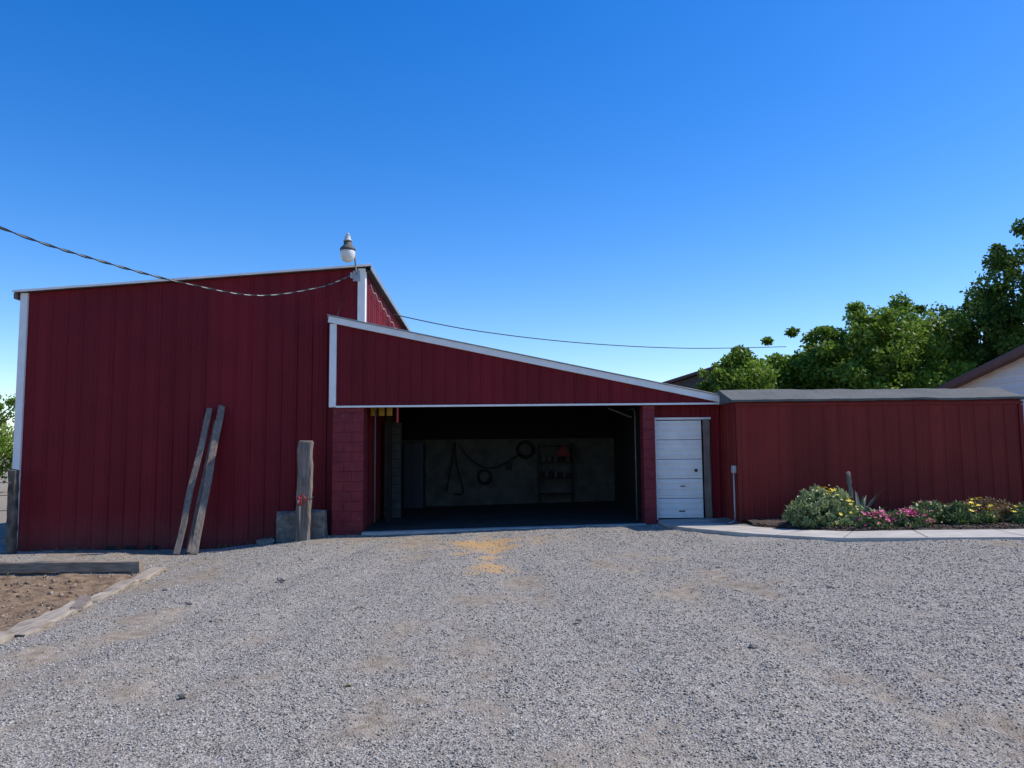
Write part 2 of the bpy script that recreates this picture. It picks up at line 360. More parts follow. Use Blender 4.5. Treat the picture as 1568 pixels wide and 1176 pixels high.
tube('hanging_cord',catmull([(-3.06-.036*.4*i,16.3+.4*i,5.22-.015*i-(.07 if i%2 else 0)) for i in range(20)],4),.008,greypl,barn,6)
# ------------------------------------------------------------------ garage
gar=empty('open_garage')
gy=15.5; GL,GR=-3.70,4.22; TL,TR=4.30,2.60; FB=2.53
def gtop(x): return TL+(TR-TL)*(x-GL)/(GR-GL)
corrugated('gable_panel',(GL,gy),(GR,gy),lambda f:min(FB,TL+(TR-TL)*f-.01),lambda f:TL+(TR-TL)*f,red,gar,.24,.018)
beam('rake_trim',(GL-.06,gy-.045,gtop(GL-.06)+.01),(GR+.06,gy-.045,gtop(GR+.06)+.01),.05,.13,white,gar,rough=.0015)
beam('rake_drip_edge',(GL-.08,gy-.05,gtop(GL-.08)+.09),(GR+.1,gy-.05,gtop(GR+.1)+.09),.10,.018,steel,gar,rough=.001)
box('corner_trim',GL-.04,GL+.10,gy-.035,gy+.1,FB-.02,gtop(GL)-.07,white,gar,.003)
box('header_drip_strip',GL+.10,GR+.02,gy-.04,gy+.02,FB-.03,FB+.008,white,gar,.003)
box('left_return_wall',GL-.02,GL,gy+.1,15.93,FB,gtop(GL)-.05,red,gar)
slab('roof',[(-3.12,15.455,gtop(-3.12)+.07),(GR+.12,15.455,gtop(GR+.12)+.07),(GR+.12,22.3,gtop(GR+.12)+.07),(-3.36,22.3,gtop(-3.12)+.07)],.05,steel,gar)
slab('roof_corner',[(GL-.08,15.455,gtop(GL-.08)+.07),(-3.125,15.455,gtop(-3.125)+.07),(-3.125,15.93,gtop(-3.125)+.07),(GL-.08,15.93,gtop(GL-.08)+.07)],.05,steel,gar)
def block_pillar(name,x0,x1,y0,y1,z0,z1):
    V=[];F=[]; z=z0;c=0; H=.2; rj=random.Random(int(abs(x0)*100))
    while z<z1-.02:
        zt=min(z+H,z1); w=x1-x0
        cuts=[x0,x0+.4,x1] if (w>.5 and c%2==0) else ([x0,x1-.4,x1] if w>.5 else [x0,x1])
        for a,b in zip(cuts[:-1],cuts[1:]):
            e=.005; j=rj.uniform(-.003,.003); k=len(V)
            for zz in (z+e,zt-e):
                V+= [(a+e,y0+j,zz),(b-e,y0+j,zz),(b-e,y1,zz),(a+e,y1,zz)]
            F+=[(k,k+3,k+2,k+1),(k+4,k+5,k+6,k+7),(k,k+1,k+5,k+4),(k+1,k+2,k+6,k+5),(k+2,k+3,k+7,k+6),(k+3,k,k+4,k+7)]
        z=zt;c+=1
    o=mesh_obj(name,V,F,cmu,gar); b=o.modifiers.new('b','BEVEL'); b.width=.005; b.segments=1
    box(name+'_mortar',x0+.008,x1-.008,y0+.012,y1-.008,z0,z1,cmu,gar)
block_pillar('left_block_pillar',-3.67,-3.03,15.5,15.9,-.2,FB-.035)
block_pillar('right_block_pillar',2.66,2.91,15.5,15.9,0,FB-.035)
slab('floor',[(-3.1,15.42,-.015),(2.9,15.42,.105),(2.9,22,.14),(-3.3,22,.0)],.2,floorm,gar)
slab('threshold_apron',[(-3.03,15.36,-.012),(2.66,15.36,.11),(2.66,15.56,.115),(-3.03,15.56,-.006)],.15,concrete,gar)
def prism(name,x0,x1,y,z0,mat,off):
    mesh_obj(name,[(x0,y,z0),(x1,y,z0),(x1,y,gtop(x1)-off),(x0,y,gtop(x0)-off),(x0,y+.08,z0),(x1,y+.08,z0),(x1,y+.08,gtop(x1)-off),(x0,y+.08,gtop(x0)-off)],[(0,1,2,3),(7,6,5,4),(3,2,6,7),(0,4,5,1),(0,3,7,4),(1,5,6,2)],mat,gar)
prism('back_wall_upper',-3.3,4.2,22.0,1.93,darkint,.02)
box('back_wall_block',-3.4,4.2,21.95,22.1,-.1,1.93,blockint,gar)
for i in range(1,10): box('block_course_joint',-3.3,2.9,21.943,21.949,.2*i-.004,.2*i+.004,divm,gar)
box('right_partition',2.92,2.98,15.95,21.94,0,gtop(2.98)-.02,darkint,gar)
box('outer_right_wall',4.22,4.28,15.78,22.0,0,2.6,red,gar)
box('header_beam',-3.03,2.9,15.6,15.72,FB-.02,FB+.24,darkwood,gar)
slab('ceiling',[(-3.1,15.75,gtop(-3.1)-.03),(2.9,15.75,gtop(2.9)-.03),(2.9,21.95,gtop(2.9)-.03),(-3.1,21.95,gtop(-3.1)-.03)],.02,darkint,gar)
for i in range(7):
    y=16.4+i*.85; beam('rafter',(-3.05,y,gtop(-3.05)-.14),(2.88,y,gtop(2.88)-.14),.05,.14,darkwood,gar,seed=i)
box('block_divider',-3.1,-2.72,18.5,18.7,0,2.3,divm,gar)
for i in range(12): box('divider_joint',-3.1,-2.71,18.493,18.499,.2*i,.2*i+.012,darkint,gar)
box('steel_post',-2.92,-2.80,17.6,17.72,0,3.9,darkwood,gar)
for i in range(3): box('yellow_slat',-3.02+i*.17,-3.02+i*.17+.12,16.2,16.23,2.36,2.6,yellow,gar,.004)
for x in (-2.85,2.55):
    tube('door_track',[(x,15.8,.15),(x,15.8,2.35),(x,15.95,2.46),(x,18.2,2.5)],.016,dsteel,gar,6)
tube('torsion_bar',[(-2.9,15.85,2.62),(2.6,15.85,2.62)],.02,dsteel,gar,6)
beam('strut',(2.1,16.6,2.50),(2.6,16.6,2.30),.035,.035,dsteel,gar)
def ring(cx,y,cz,r,n=28): return [(cx+r*math.cos(2*math.pi*k/n),y,cz+r*math.sin(2*math.pi*k/n)) for k in range(n)]
def coil(cx,cz,r,turns,name='hose_coil'):
    V=[];F=[]
    for i in range(turns):
        v,f=tubeVF(ring(cx+random.uniform(-.03,.03),21.85-.035*i,cz+random.uniform(-.04,.03),r*(1-.07*i)),.014,6,True)
        k=len(V);V+=v;F+=[tuple(a+k for a in q) for q in f]
    mesh_obj(name,V,F,black,None,True)
coil(.36,1.62,.25,4);coil(-.80,.85,.2,3)
tube('air_hose',catmull([(-1.55,21.8,1.8),(-1.2,21.8,1.35),(-.7,21.8,1.1),(-.2,21.8,1.25),(.2,21.8,1.5)],6),.016,black,None,6)
tube('hanging_rope',catmull([(-1.9,21.8,.45),(-1.75,21.8,1.2),(-1.66,21.8,1.85),(-1.6,21.8,1.2),(-1.42,21.8,.45),(-1.66,21.8,.38)],6),.02,black,None,6)
box('outlet_box',-.2,-.02,21.88,21.94,1.05,1.25,black,gar,.01)
rack=empty('metal_shelf_rack')
for x in (.72,1.66):
    for y in (21.3,21.75): box('leg',x,x+.04,y,y+.04,.05,1.8,black,rack)
for z in (.35,.8,1.25,1.7): box('shelf',.72,1.7,21.3,21.79,z,z+.03,black,rack)
for i in range(7):
    x=.8+i*.12; box('stored_can',x,x+.08,21.4,21.55,.83,.83+random.uniform(.1,.25),random.choice([divm,navy,darkwood]),rack,.01)
for i in range(5):
    x=.8+i*.17; box('stored_box',x,x+.13,21.4,21.6,1.28,1.28+random.uniform(.1,.22),random.choice([divm,black,darkwood]),rack,.01)
mesh_obj('red_safety_triangle',[(1.2,21.25,1.42),(1.62,21.25,1.42),(1.41,21.25,1.80),(1.2,21.28,1.42),(1.62,21.28,1.42),(1.41,21.28,1.80)],[(0,1,2),(5,4,3),(0,3,4,1),(1,4,5,2),(2,5,3,0)],simple('faded_red',(.16,.012,.01),.7))
cab=empty('blue_storage_cabinet')
box('body',-3.05,-2.5,21.3,21.9,.02,1.85,navy,cab,.01); box('door_gap',-2.785,-2.775,21.29,21.3,.06,1.8,black,cab); box('handle',-2.74,-2.72,21.27,21.3,.9,1.1,dsteel,cab)
wy=15.75
corrugated('entry_wall_top',(2.91,wy),(4.3,wy),lambda f:2.24,lambda f:gtop(2.91+1.39*f)-.02,red,gar,.2,.015)
corrugated('entry_wall_side',(4.09,wy),(4.3,wy),lambda f:0,lambda f:2.24,red,gar,.2,.015)
door=empty('small_overhead_door'); door.parent=gar
n=5; z0=.19; Hs=(2.19-z0)/n
for i in range(n):
    a=z0+i*Hs
    box('section',2.975,3.905,wy-.01,wy+.03,a+.005,a+Hs-.005,white,door,.004)
    for k in range(3):
        zz=a+Hs*(.2+.3*k); box('panel_rib',3.0,3.88,wy-.026,wy-.0095,zz-.022,zz+.022,white,door,.008)
box('lock_plate',3.74,3.80,wy-.04,wy-.027,1.13,1.19,black,door,.004); box('bottom_lock',3.44,3.54,wy-.04,wy-.027,.83,.85,black,door,.003)
box('lift_handle',3.40,3.52,wy-.045,wy-.027,.32,.345,black,door,.004)
box('door_backing',2.95,3.93,wy+.03,wy+.05,.1,2.24,darkint,door)
box('lintel_trim',2.93,4.1,wy-.04,wy-.0,2.205,2.25,white,gar,.003)
box('jamb_left',2.915,2.97,wy-.03,wy+.02,.15,2.2,white,gar,.003)
beam('wooden_jamb',(4.0,wy-.05,.12),(4.0,wy-.05,2.2),.08,.13,wood,gar,up=(1,0,0),seed=9)
slab('door_slab',[(2.93,15.35,.165),(4.2,15.35,.19),(4.2,15.74,.19),(2.93,15.74,.165)],.2,concrete,gar)
# ------------------------------------------------------------------ shed
shed=empty('red_storage_shed')
sy=14.65; SX0,SX1=4.32,9.82; ST=2.50; ry=15.45; RZ=2.76
corrugated('front_wall',(SX0,sy),(SX1,sy),lambda f:g(SX0+f*5.5,sy)-.08,lambda f:ST,red2,shed,.29,.018)
corrugated('left_wall_front',(SX0,ry),(SX0,sy),lambda f:.0,lambda f:RZ-.03+(ST-RZ)*f,red2,shed,.2,.012)
corrugated('left_wall_back',(SX0,16.3),(SX0,ry),lambda f:.0,lambda f:ST+(RZ-.03-ST)*f,red2,shed,.29,.012)
corrugated('right_wall',(SX1,sy),(SX1,16.3),lambda f:.0,lambda f:ST,red2,shed,.29,.018)
corrugated('back_wall',(SX1,16.3),(SX0,16.3),lambda f:.0,lambda f:ST,red2,shed,.29,.018)
mesh_obj('gable_right',[(SX1,sy,ST),(SX1,16.3,ST),(SX1,ry,RZ-.03)],[(0,1,2)],red2,shed)
V=[];F=[];nn=60
for i in range(nn+1):
    x=SX0-.1+(SX1-SX0+.2)*i/nn
    for y,z in ((sy-.1,ST-.005),(sy-.1,ST+.035),((sy+ry)/2,(ST+RZ)/2+.035),(ry,RZ+.03),(16.4,ST+.03),(16.4,ST)):
        V.append((x,y+.02*mn.noise(Vector((x*2,z*3,0))),z+.022*mn.noise(Vector((x*1.5,y*3,0)))+(random.uniform(-.004,.004))))
for i in range(nn):
    for k in range(6):
        F.append((i*6+k,(i+1)*6+k,(i+1)*6+(k+1)%6,i*6+(k+1)%6))
F+=[tuple(range(6)),tuple(nn*6+k for k in range(6))[::-1]]
mesh_obj('roof',V,F,roofing,shed)
box('front_fascia',SX0-.02,SX1+.02,sy-.036,sy-.024,ST-.09,ST-.03,red2,shed,.003)
box('corner_trim_left',SX0-.012,SX0+.06,sy-.03,sy+.05,.15,ST-.1,red2,shed,.003)
box('corner_trim_right',SX1-.06,SX1+.02,sy-.03,sy+.05,.3,ST-.1,red2,shed,.003)
con=empty('electrical_conduit')
tube('pipe',[(4.27,14.78,.15),(4.27,14.78,1.15)],.016,greypl,con,8); box('outlet_box',4.24,4.31,14.72,14.84,1.13,1.27,greypl,con,.008)
tube('pipe_elbow',[(4.27,14.78,.25),(4.2,14.7,.2),(4.1,14.6,.19)],.012,greypl,con,6)
# ------------------------------------------------------------------ barn light
lamp=empty('barn_yard_light')
lx,ly=-3.42,15.62
lathe('refractor',[(.05,5.56),(.10,5.585),(.145,5.66),(.155,5.76),(.15,5.80)],lx,ly,refr,lamp)
lathe('housing',[(.16,5.80),(.165,5.83),(.15,5.86),(.10,5.91),(.085,5.93),(.085,6.0)],lx,ly,dsteel,lamp)
lathe('ballast_cap',[(.095,6.0),(.095,6.02),(.07,6.04),(.055,6.10),(.05,6.12)],lx,ly,greypl,lamp)
lathe('photo_eye',[(.035,6.12),(.035,6.16),(.02,6.18)],lx,ly,greypl,lamp)
tube('bracket_arm',[(lx+.08,ly,5.88),(lx+.13,ly+.05,5.8),(lx+.13,ly+.2,5.5),(lx+.13,ly+.34,5.35)],.02,steel,lamp,8)
box('mount_plate',lx+.05,lx+.2,15.92,15.94,5.22,5.45,steel,lamp,.004)
box('cable_insulator',lx-.0,lx+.05,15.86,15.95,5.28,5.4,greypl,lamp,.01)
def cable(name,P,r,tw=True,core=None):
    C=catmull(P,14); o=empty(name)
    tube('core',C,r*.6 if tw else r,core or steel,o,5)
    if tw:
        for ph in (0,math.pi):
            C2=[(p[0]+r*math.cos(i*1.1+ph),p[1],p[2]+r*math.sin(i*1.1+ph)) for i,p in enumerate(C)]
            tube('strand',C2,r*.62,black,o,5)
cable('overhead_power_cable',[(-3.4,15.88,5.34),(-3.95,15.4,4.98),(-4.9,14.5,4.63),(-5.75,13.3,4.60),(-6.45,11.7,4.62),(-6.95,10,4.68),(-7.6,7,4.95),(-8.6,2,5.7),(-9.2,-2,6.4)],.014)
tube('drop_wire',catmull([(-3.38,15.9,5.3),(-3.5,15.85,5.0),(-3.62,15.8,4.6),(-3.66,15.6,4.3)],6),.007,black,None,5)
cable('service_wire',[(-3.2,20,5.25),(-1.0,21.2,4.97),(2.2,23.5,4.92),(6,25.7,5.02),(10.2,28,5.35)],.014,False,black)
pole=empty('utility_pole')
tube('shaft',[(-9.3,-2.2,-.3),(-9.3,-2.2,4),(-9.3,-2.2,8)],[.16,.14,.11],bark,pole,14); beam('crossarm',(-10.2,-2.2,7.5),(-8.4,-2.2,7.5),.1,.12,wood,pole)
for x in (-10,-9.6,-8.6): lathe('insulator',[(.03,7.56),(.05,7.6),(.03,7.66),(.045,7.7)],x,-2.2,greypl,pole,10)
# ------------------------------------------------------------------ planks, posts, blocks
beam('leaning_plank',(-6.45,14.75,-.32),(-6.27,15.73,2.52),.12,.045,wood,None,up=(0,-1,0),seed=1,wander=.03)
beam('leaning_plank',(-6.10,14.72,-.32),(-6.02,15.73,2.57),.135,.05,wood,None,up=(.25,-1,0),seed=2,wander=.02)
beam('leaning_plank',(-6.27,14.9,-.32),(-6.12,15.73,2.25),.11,.08,wood,None,up=(.5,-1,0),seed=3)
beam('weathered_post',(-4.10,15.0,-.3),(-4.07,15.0,1.80),.27,.2,wood,None,up=(0,-1,0),seed=4,rough=.012,seg=14,wander=.02)
beam('concrete_block',(-4.66,15.27,.12),(-3.73,15.29,.15),.34,.62,concgrey,None,seg=8,rough=.014,seed=61)
beam('broken_concrete_chunk',(-4.98,15.1,-.17),(-4.70,15.15,-.15),.22,.16,concgrey,None,seg=4,rough=.02,seed=62)
hyd=empty('yard_hydrant')
tube('standpipe',[(-4.13,14.82,-.15),(-4.13,14.82,.6)],.025,dsteel,hyd,10)
lathe('head',[(.03,.58),(.045,.6),(.05,.68),(.04,.73),(.02,.75)],-4.13,14.82,redpaint,hyd,12)
tube('spout',[(-4.13,14.80,.66),(-4.13,14.72,.66),(-4.13,14.68,.60)],.022,dsteel,hyd,8)
tube('handle',[(-4.13,14.82,.74),(-4.05,14.80,.78),(-3.98,14.8,.64)],.012,redpaint,hyd,6)
tube('wire_wrap',[(-4.08+.17*math.cos(a),15+.14*math.sin(a),.72) for a in np.linspace(0,6.28,20)],.006,dsteel,hyd,5)
beam('timber_edging',(-12.5,12.55,-.22),(-6.05,12.55,-.22),.16,.18,woodH,None,seg=24,rough=.008,seed=5,wander=.05)
beam('timber_edging',(-5.70,12.45,-.275),(-5.10,9.25,-.215),.20,.12,woodY,None,seg=12,rough=.008,seed=6,wander=.10)
beam('timber_edging',(-5.05,9.05,-.18),(-4.72,7.3,-.14),.27,.14,woodY,None,seg=8,rough=.012,seed=7,wander=.08)
beam('timber_edging',(-4.76,7.2,-.10),(-4.5,4.2,-.03),.25,.14,woodY,None,seg=10,rough=.01,seed=8,wander=.08)
beam('broken_board',(-5.2,9.4,-.13),(-4.85,8.6,-.11),.12,.04,wood,None,seg=8,rough=.008,seed=18)
fence=empty('wire_fence')
stp=simple('stained_post',(.09,.075,.06),.9,.8,5)
beam('post',(-9.93,15.25,-.5),(-9.96,15.25,1.30),.15,.14,stp,fence,seg=14,rough=.012,seed=12,up=(0,-1,0))
for i in range(6): beam('post',(-12.4-i*2,15.3,-.5),(-12.4-i*2,15.3,1.1),.09,.09,wood,fence,seed=20+i)
for z in (-.1,.2,.5,.8,1.05): tube('wire',[(-9.95,15.17,z),(-23,15.2,z)],.008,dsteel,fence,5)
for i in range(40): tube('stay',[(-10.3-.3*i,15.19,-.15),(-10.3-.3*i,15.19,1.05)],.004,dsteel,fence,4)
# ------------------------------------------------------------------ neighbouring house (gable end faces left)
house=empty('cream_sided_house')
hx0,hx1=14.15,26; yr,zr=19.5,4.42; yb,yf=24.2,14.8; sp_=.187
def hz(y): return zr-abs(y-yr)*sp_
V=[];F=[]; z=.2
while z<zr-.12:
    z1=min(z+.2,zr-.1)
    def lim(zz): 
        return min(4.7,(zr-.06-zz)/sp_)
    a0,a1=lim(z),lim(z1); k=len(V)
    V+=[(hx0-.03,yr+a0,z),(hx0-.03,yr-a0,z),(hx0,yr-a1,z1),(hx0,yr+a1,z1),(hx0,yr+a0,z),(hx0,yr-a0,z)]
    F+=[(k,k+1,k+2,k+3),(k+4,k+5,k+1,k)]; z=z1
mesh_obj('gable_siding',V,F,siding,house)
box('front_wall',hx0+.01,hx1,yf,yf+.1,.1,hz(yf)-.08,siding,house); box('rear_wall',hx0+.01,hx1,yb-.1,yb,.1,hz(yb)-.08,siding,house)
box('right_wall',hx1-.1,hx1,yf+.11,yb-.11,.1,hz(yb)-.08,siding,house)
box('brick_base',hx0-.09,hx0-.04,yf,yb,0,1.35,simple('brick_veneer',(.25,.13,.10),.9,.3,20),house)
for s_,y2 in (('rear',yb+.5),('front',yf-.5)):
    P=[(hx0-.35,yr,zr),(hx1+.3,yr,zr),(hx1+.3,y2,hz(y2)),(hx0-.35,y2,hz(y2))]
    if s_=='front': P=P[::-1]
    slab('roof_'+s_,[(p[0],p[1],p[2]+.06) for p in P],.06,roofing,house)
    beam('rake_board_'+s_,(hx0-.37,yr,zr-.08),(hx0-.37,y2,hz(y2)-.08),.03,.19,brown,house,rough=.001)
    slab('rake_soffit_'+s_,[(hx0-.34,yr,zr-.10),(hx0+.02,yr,zr-.10),(hx0+.02,y2,hz(y2)-.10),(hx0-.34,y2,hz(y2)-.10)],.02,brown,house)
dh=empty('brown_roof_house')
slab('roof_left',[(6.6,34,4.55),(10.2,34,5.65),(10.2,42,5.65),(6.6,42,4.55)],.14,brown,dh); slab('roof_right',[(10.2,34,5.65),(13.8,34,4.55),(13.8,42,4.55),(10.2,42,5.65)],.14,brown,dh)
mesh_obj('walls',[(7,34.3,0),(13.4,34.3,0),(13.4,34.3,4.5),(10.2,34.3,5.45),(7,34.3,4.5),(7,41.5,0),(13.4,41.5,0),(13.4,41.5,4.5),(10.2,41.5,5.45),(7,41.5,4.5)],[(0,1,2,3,4),(9,8,7,6,5),(0,4,9,5),(1,6,7,2)],tanwall,dh)
# ------------------------------------------------------------------ foliage
def leafcloud(centers,radii,per,size,rg,up=0.3,asp=1.7,shell=.45):
    n=len(centers)*per; C=np.repeat(centers,per,0); Rr=np.repeat(radii,per)
    d=rg.normal(size=(n,3)); d/=np.linalg.norm(d,axis=1)[:,None]
    rad=Rr*(shell+(1-shell)*rg.random(n)**.5)*rg.uniform(.6,1.35,n); P=C+d*rad[:,None]*np.array([1,1,.8])
    t=d*.6+rg.normal(size=(n,3))*.8; t[:,2]-=up; t/=np.linalg.norm(t,axis=1)[:,None]
    nn=rg.normal(size=(n,3)); nn[:,2]+=.8; u=np.cross(t,nn); u/=np.linalg.norm(u,axis=1)[:,None]+1e-6
    s=size*rg.uniform(.6,1.3,n)[:,None]
    Vv=np.stack([P-t*s*asp*.5,P+u*s*.5,P+t*s*asp*.5,P-u*s*.5],1).reshape(-1,3)
    Ff=np.arange(4*n).reshape(-1,4); cl=np.repeat(rg.random(len(centers)),per)
    rn=np.repeat(np.clip(.55*rg.random(n)+.45*cl,0,1),4)
    return Vv,Ff,rn
leafA=attr_mat('leaf_bright',[(0,(.06,.12,.015)),(.5,(.15,.25,.028)),(1,(.30,.41,.06))],.5,trans=.42)
leafB=attr_mat('leaf_dark',[(0,(.035,.075,.014)),(.5,(.08,.15,.025)),(1,(.16,.24,.045))],.5,trans=.35)
def tree(name,x,y,h,rx,ry,rz,mat,seed,nclump=90,per=170,cr=(.3,.75),leaf=.10,cz=None,tr=.16):
    rg=np.random.default_rng(seed); o=empty(name); base=g(x,y)-.2; cz=cz or h-rz
    C=[]
    while len(C)<nclump:
        p=rg.uniform(-1,1,3); q=np.linalg.norm(p)
        if q>1 or q<.25: continue
        if rg.random()>q**.8: continue
        lump=1+.35*mn.noise(Vector((p[0]*2.2+seed,p[1]*2.2,p[2]*2.2)))
        C.append((x+p[0]*rx*lump,y+p[1]*ry*lump,cz+p[2]*rz*lump))
    C=np.array(C); rad=rg.uniform(cr[0],cr[1],len(C)); top=(C[:,2]-cz)/rz; rad*=1-.4*np.clip(top,0,1)
    Vv,Ff,rn=leafcloud(C,rad,per,leaf,rg)
    np_mesh('foliage',Vv,Ff,mat,o,{'rnd':rn})
    V=[];F=[]
    def add(pts,rr):
        v,f=tubeVF(pts,rr,7); k=len(V); V.extend(v); F.extend([tuple(a+k for a in q) for q in f])
    lean=rg.uniform(-.3,.3,2)
    tp=[(x,y,base),(x+lean[0]*.3,y+lean[1]*.3,cz*.4),(x+lean[0],y+lean[1],cz),(x+lean[0],y,cz+rz*.7)]
    add(tp,[tr*1.25,tr,tr*.7,tr*.15])
    for i in rg.permutation(len(C))[:30]:
        a=rg.uniform(.35,.95); st=Vector(tp[1]).lerp(Vector(tp[2]),a); en=Vector(C[i]); mid=st.lerp(en,.5)+Vector((0,0,-.15+.5*rg.random()))
        add([st,mid,en],[tr*.4,tr*.22,.02])
    mesh_obj('trunk_and_limbs',V,F,bark,o,True)
tree('maple_tree',14.0,29.5,7.2,2.3,2.2,3.0,leafA,1,190,200)
tree('maple_tree',16.5,30.5,7.4,2.0,2.0,3.4,leafA,2,160,200)
tree('maple_tree',11.9,30.0,6.3,1.7,1.9,2.9,leafA,3,140,200)
tree('maple_tree',8.9,29.0,5.3,1.35,1.5,2.5,leafA,4,120,190)
tree('maple_tree',10.4,31.0,5.9,1.4,1.5,2.9,leafA,25,130,190)
tree('maple_tree',18.6,31.5,7.0,2.0,1.8,3.7,leafB,6,150,190)
tree('elm_tree',22.3,29.0,11.4,3.7,2.8,4.2,leafB,7,260,170,(.3,.85),.115,7.0,.28)
tree('elm_tree',20.4,33.0,8.6,2.5,2.2,4.6,leafB,8,180,180)
tree('elm_tree',26.0,31.0,11.0,3.4,2.8,5.0,leafB,9,130,160)
tree('elm_tree',-28.5,40,5.6,3.2,2.6,3.2,leafA,10,110,170)
tree('elm_tree',-33,42,6.4,3.6,2.6,3.3,leafB,11,90,150)
tree('sapling_tree',7.8,29.5,4.9,.5,.5,1.0,leafA,15,20,60,(.12,.3),.09,4.1,.05)
# ------------------------------------------------------------------ flower bed
V=[];F=[]
bx=np.linspace(4.35,13,70); rows=8
BX=[4.35,4.6,5.2,6,7,8,9.5,13]; BY=[13.9,13.3,12.7,12.25,11.98,11.8,11.65,11.5]
for i,x in enumerate(bx):
    ylo=np.interp(x,BX,BY)
    for j in range(rows+1):
        y=ylo+(14.64-ylo)*j/rows
        V.append((x,y,g(x,y)+.02+.05*math.sin(math.pi*min(1,j/rows*1.0))+random.uniform(-.012,.012)))
for i in range(len(bx)-1):
    for j in range(rows):
        a=i*(rows+1)+j; F.append((a,a+rows+1,a+rows+2,a+1))
mulch=simple('bark_mulch',(.055,.038,.028),.95,.6,25,bmp=1,bscale=60)
mesh_obj('mulch_bed',V,F,mulch)
n=9000; xx=rng.uniform(4.4,12,n); yl=np.interp(xx,BX,BY); yy=yl+(14.6-yl)*rng.random(n)
stones('mulch_chips',np.array([(x,y,g(x,y)+.05) for x,y in zip(xx,yy)]),rng.uniform(.01,.03,n),attr_mat('chips',[(0,(.03,.02,.015)),(.7,(.10,.065,.045)),(1,(.22,.16,.12))]),3)
def flowers(P,r,rg):
    Vv=[];Ff=[]
    for p in P:
        ax=Vector((rg.normal()*.35,rg.normal()*.35-.25,1)).normalized(); u=ax.orthogonal().normalized(); v=ax.cross(u); k=len(Vv); Vv.append(Vector(p)); r_=r*rg.uniform(.7,1.25)
        N=7
        for i in range(N):
            a=2*math.pi*i/N
            for da,rr,h in ((-.32,.75,.2),(0,1.05,.3),(.32,.75,.2)):
                Vv.append(Vector(p)+(u*math.cos(a+da)+v*math.sin(a+da))*r_*rr+ax*r_*h)
            b=k+1+3*i; Ff.append((k,b,b+1,b+2))
    return Vv,Ff
def plant(name,cx,cy,wx,wy,h,leafmat,nc,per,leaf,flw,seed,asp=2.5,up=-.8,cr=.09):
    rg=np.random.default_rng(seed); o=empty(name); C=[]
    base=g(cx,cy)+.04
    while len(C)<nc:
        p=rg.uniform(-1,1,3); p[2]=abs(p[2])
        if np.linalg.norm(p)>1: continue
        lump=1+.4*mn.noise(Vector((p[0]*2.5+seed,p[1]*2,p[2]*2)))
        C.append((cx+p[0]*wx*lump,cy+p[1]*wy*lump,base+p[2]*h*.9*lump))
    C=np.array(C); Vv,Ff,rn=leafcloud(C,rg.uniform(cr*.7,cr*1.3,nc),per,leaf,rg,up,asp,.2)
    Vv[:,2]=np.maximum(Vv[:,2],base-.03)
    np_mesh('leaves',Vv,Ff,leafmat,o,{'rnd':rn})
    V=[];F=[]
    for i in range(14):
        e=C[rg.integers(nc)]; v,f=tubeVF([(cx+rg.normal()*wx*.2,cy,base-.05),tuple((Vector((cx,cy,base))+Vector(e))/2+Vector((0,0,.05))),tuple(e)],[.008,.006,.004],5); k=len(V);V+=v;F+=[tuple(a+k for a in q) for q in f]
    mesh_obj('stems',V,F,leafmat,o)
    for fm,cnt,r,(xa,xb) in flw:
        P=[]
        while len(P)<cnt:
            a=rg.uniform(0,2*math.pi); e=rg.uniform(.1,1.4); 
            px=cx+math.cos(a)*math.cos(e)*wx*1.03; 
            if not (xa<=(px-cx)/wx<=xb): continue
            P.append((px,cy+math.sin(a)*math.cos(e)*wy*1.03,base+math.sin(e)*h*1.0+rg.normal()*.02))
        Vf,Fv=flowers(P,r,rg); mesh_obj('flowers',Vf,Fv,fm,o)
pink=simple('pink_petals',(.75,.07,.26),.6,.15,30); yel=simple('yellow_petals',(.9,.68,.03),.6,.1,30); pale=simple('pale_petals',(.8,.8,.40),.6,.1,30); mag=simple('magenta_petals',(.5,.03,.16),.6,.2,30)
silver=attr_mat('silver_leaf',[(0,(.11,.15,.05)),(.5,(.25,.31,.13)),(1,(.44,.50,.27))],.8,trans=.2)
succ=attr_mat('ice_plant_leaf',[(0,(.06,.10,.03)),(.6,(.16,.21,.07)),(1,(.30,.31,.13))],.6,trans=.1)
rust=attr_mat('rusty_leaf',[(0,(.09,.07,.03)),(.5,(.26,.17,.08)),(1,(.42,.27,.14))],.7,trans=.1)
plant('silver_daisy_bush',5.40,13.35,.60,.5,.64,silver,340,55,.026,[(yel,90,.03,(-.1,1)),(pale,80,.02,(-1,1))],31,3.2)
plant('pink_ice_plant',6.05,12.75,.36,.3,.24,succ,90,45,.03,[(pink,140,.028,(-1,1))],32)
plant('pink_ice_plant',6.55,12.7,.40,.32,.25,succ,100,45,.03,[(pink,160,.028,(-1,.6)),(mag,60,.028,(-1,1))],33)
plant('ground_cover_plant',7.0,12.95,.45,.35,.36,succ,120,45,.03,[(pink,16,.03,(-1,0)),(pale,60,.02,(-1,1))],34)
plant('yellow_ice_plant',7.55,12.75,.42,.32,.32,succ,110,45,.03,[(yel,45,.038,(-1,1)),(mag,15,.025,(-1,1))],35)
plant('rusty_sedum',8.0,12.95,.45,.35,.40,rust,120,45,.03,[(yel,10,.035,(-1,1))],36)
plant('yellow_ice_plant',8.45,12.6,.42,.32,.28,succ,110,45,.03,[(yel,50,.038,(-1,1))],37)
plant('ground_cover_plant',9.1,12.7,.5,.4,.25,rust,110,45,.03,[(yel,20,.035,(-1,1))],38)
plant('ground_cover_plant',10.1,12.6,.6,.4,.25,succ,110,45,.03,[(yel,30,.035,(-1,1))],39)
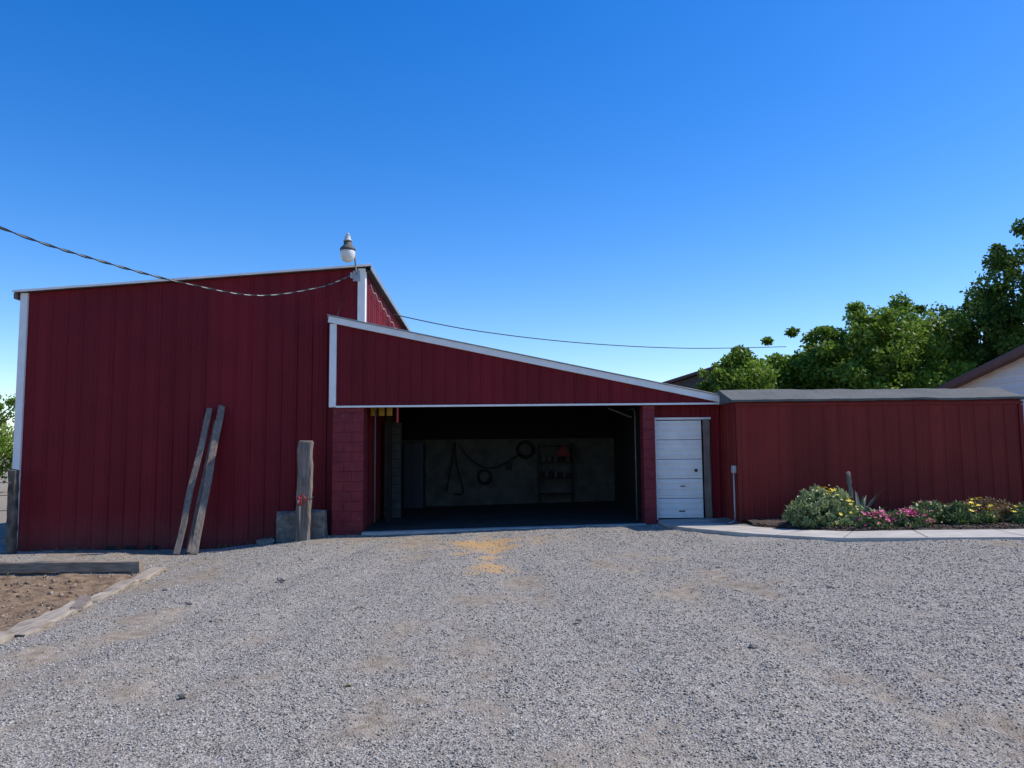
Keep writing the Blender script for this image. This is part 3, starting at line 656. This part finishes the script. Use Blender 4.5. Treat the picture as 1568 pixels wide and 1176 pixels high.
def blades(name,spots,n,L,w,mat,seed,tilt=(.3,1.3),lift=0):
    rg=random.Random(seed);V=[];F=[]
    for cx,cy in spots:
      b=g(cx,cy)+lift
      for i in range(n):
        a=rg.uniform(0,6.28);e=rg.uniform(*tilt);l=L*rg.uniform(.6,1.1);d=Vector((math.cos(a)*math.cos(e),math.sin(a)*math.cos(e),math.sin(e)));u=Vector((-math.sin(a),math.cos(a),0));p=Vector((cx,cy,b));k=len(V)
        for t,ww in ((0,.6),(.35,1),(.7,.7),(1,.05)):
            c=p+d*l*t-Vector((0,0,.25*l*t*t*math.cos(e))); up=Vector((0,0,1))*w*.3*ww
            V+=[c-u*w*ww+up,c,c+u*w*ww+up]
        for j in range(3):
            q=k+3*j;F+=[(q,q+1,q+4,q+3),(q+1,q+2,q+5,q+4)]
    return mesh_obj(name,V,F,mat)
agave=simple('agave_leaf',(.14,.19,.13),.6,.25,10)
blades('spiky_agave_plant',[(6.2,13.7)],22,.75,.035,agave,3,(.15,1.2),.05)
blades('spiky_agave_plant',[(6.55,13.55)],14,.6,.04,agave,8,(.1,.9),.05)
beam('driftwood_stake',(6.10,13.75,.3),(6.03,13.75,1.15),.06,.05,wood,None,up=(0,-1,0),seed=44,rough=.012)
drygr=simple('dry_grass',(.16,.14,.06),.9)
blades('dry_grass_tuft',[(-1.15,5.35)],26,.055,.005,drygr,50,(.1,.8))
rg=random.Random(4)
sp=[(x,wy_(x)-.1-rg.random()*.12) for x in [rg.uniform(-10,-5) for _ in range(26)]]+[(rg.uniform(-10,-6.2),12.68+rg.random()*.1) for _ in range(22)]+[(rg.uniform(-9,-5.2),rg.uniform(8.5,12.3)) for _ in range(10)]
blades('weeds_along_barn',sp,14,.10,.004,drygr,51,(.3,1.4))
# ------------------------------------------------------------------ light
el=R(52); hx,hyv=1.0,.14; l=math.hypot(hx,hyv); S=Vector((math.cos(el)*hx/l,math.cos(el)*hyv/l,math.sin(el)))
sd=bpy.data.lights.new('sun','SUN'); sd.energy=4.9; sd.angle=R(.53); sd.color=(1,.935,.84)
so_=link(bpy.data.objects.new('sun',sd)); so_.rotation_euler=S.to_track_quat('Z','Y').to_euler()
w=bpy.data.worlds.new('World'); scene.world=w; w.use_nodes=True; nt=w.node_tree
sky=nt.nodes.new('ShaderNodeTexSky'); sky.sky_type='NISHITA'; sky.sun_disc=False; sky.sun_elevation=el; sky.sun_rotation=math.atan2(hx,hyv)
sky.air_density=1.0; sky.dust_density=.3; sky.ozone_density=3.0
hs=nt.nodes.new('ShaderNodeHueSaturation'); hs.inputs['Hue'].default_value=.512; hs.inputs['Saturation'].default_value=1.42; hs.inputs['Value'].default_value=1.36
bg=nt.nodes['Background']; bg.inputs[1].default_value=.145
nt.links.new(sky.outputs[0],hs.inputs['Color']); nt.links.new(hs.outputs[0],bg.inputs[0])
# ------------------------------------------------------------------ camera
cd=bpy.data.cameras.new('camera'); cd.sensor_width=36; cd.lens=26.7; cd.clip_end=2000; cd.clip_start=.05
cam=link(bpy.data.objects.new('camera',cd))
cam.matrix_world=Matrix.Translation((0,0,1.6))@Matrix.Rotation(R(95),4,'X')@Matrix.Rotation(R(-.5),4,'Z')
scene.camera=cam
scene.view_settings.view_transform='Standard'; scene.view_settings.look='None'; scene.view_settings.exposure=0
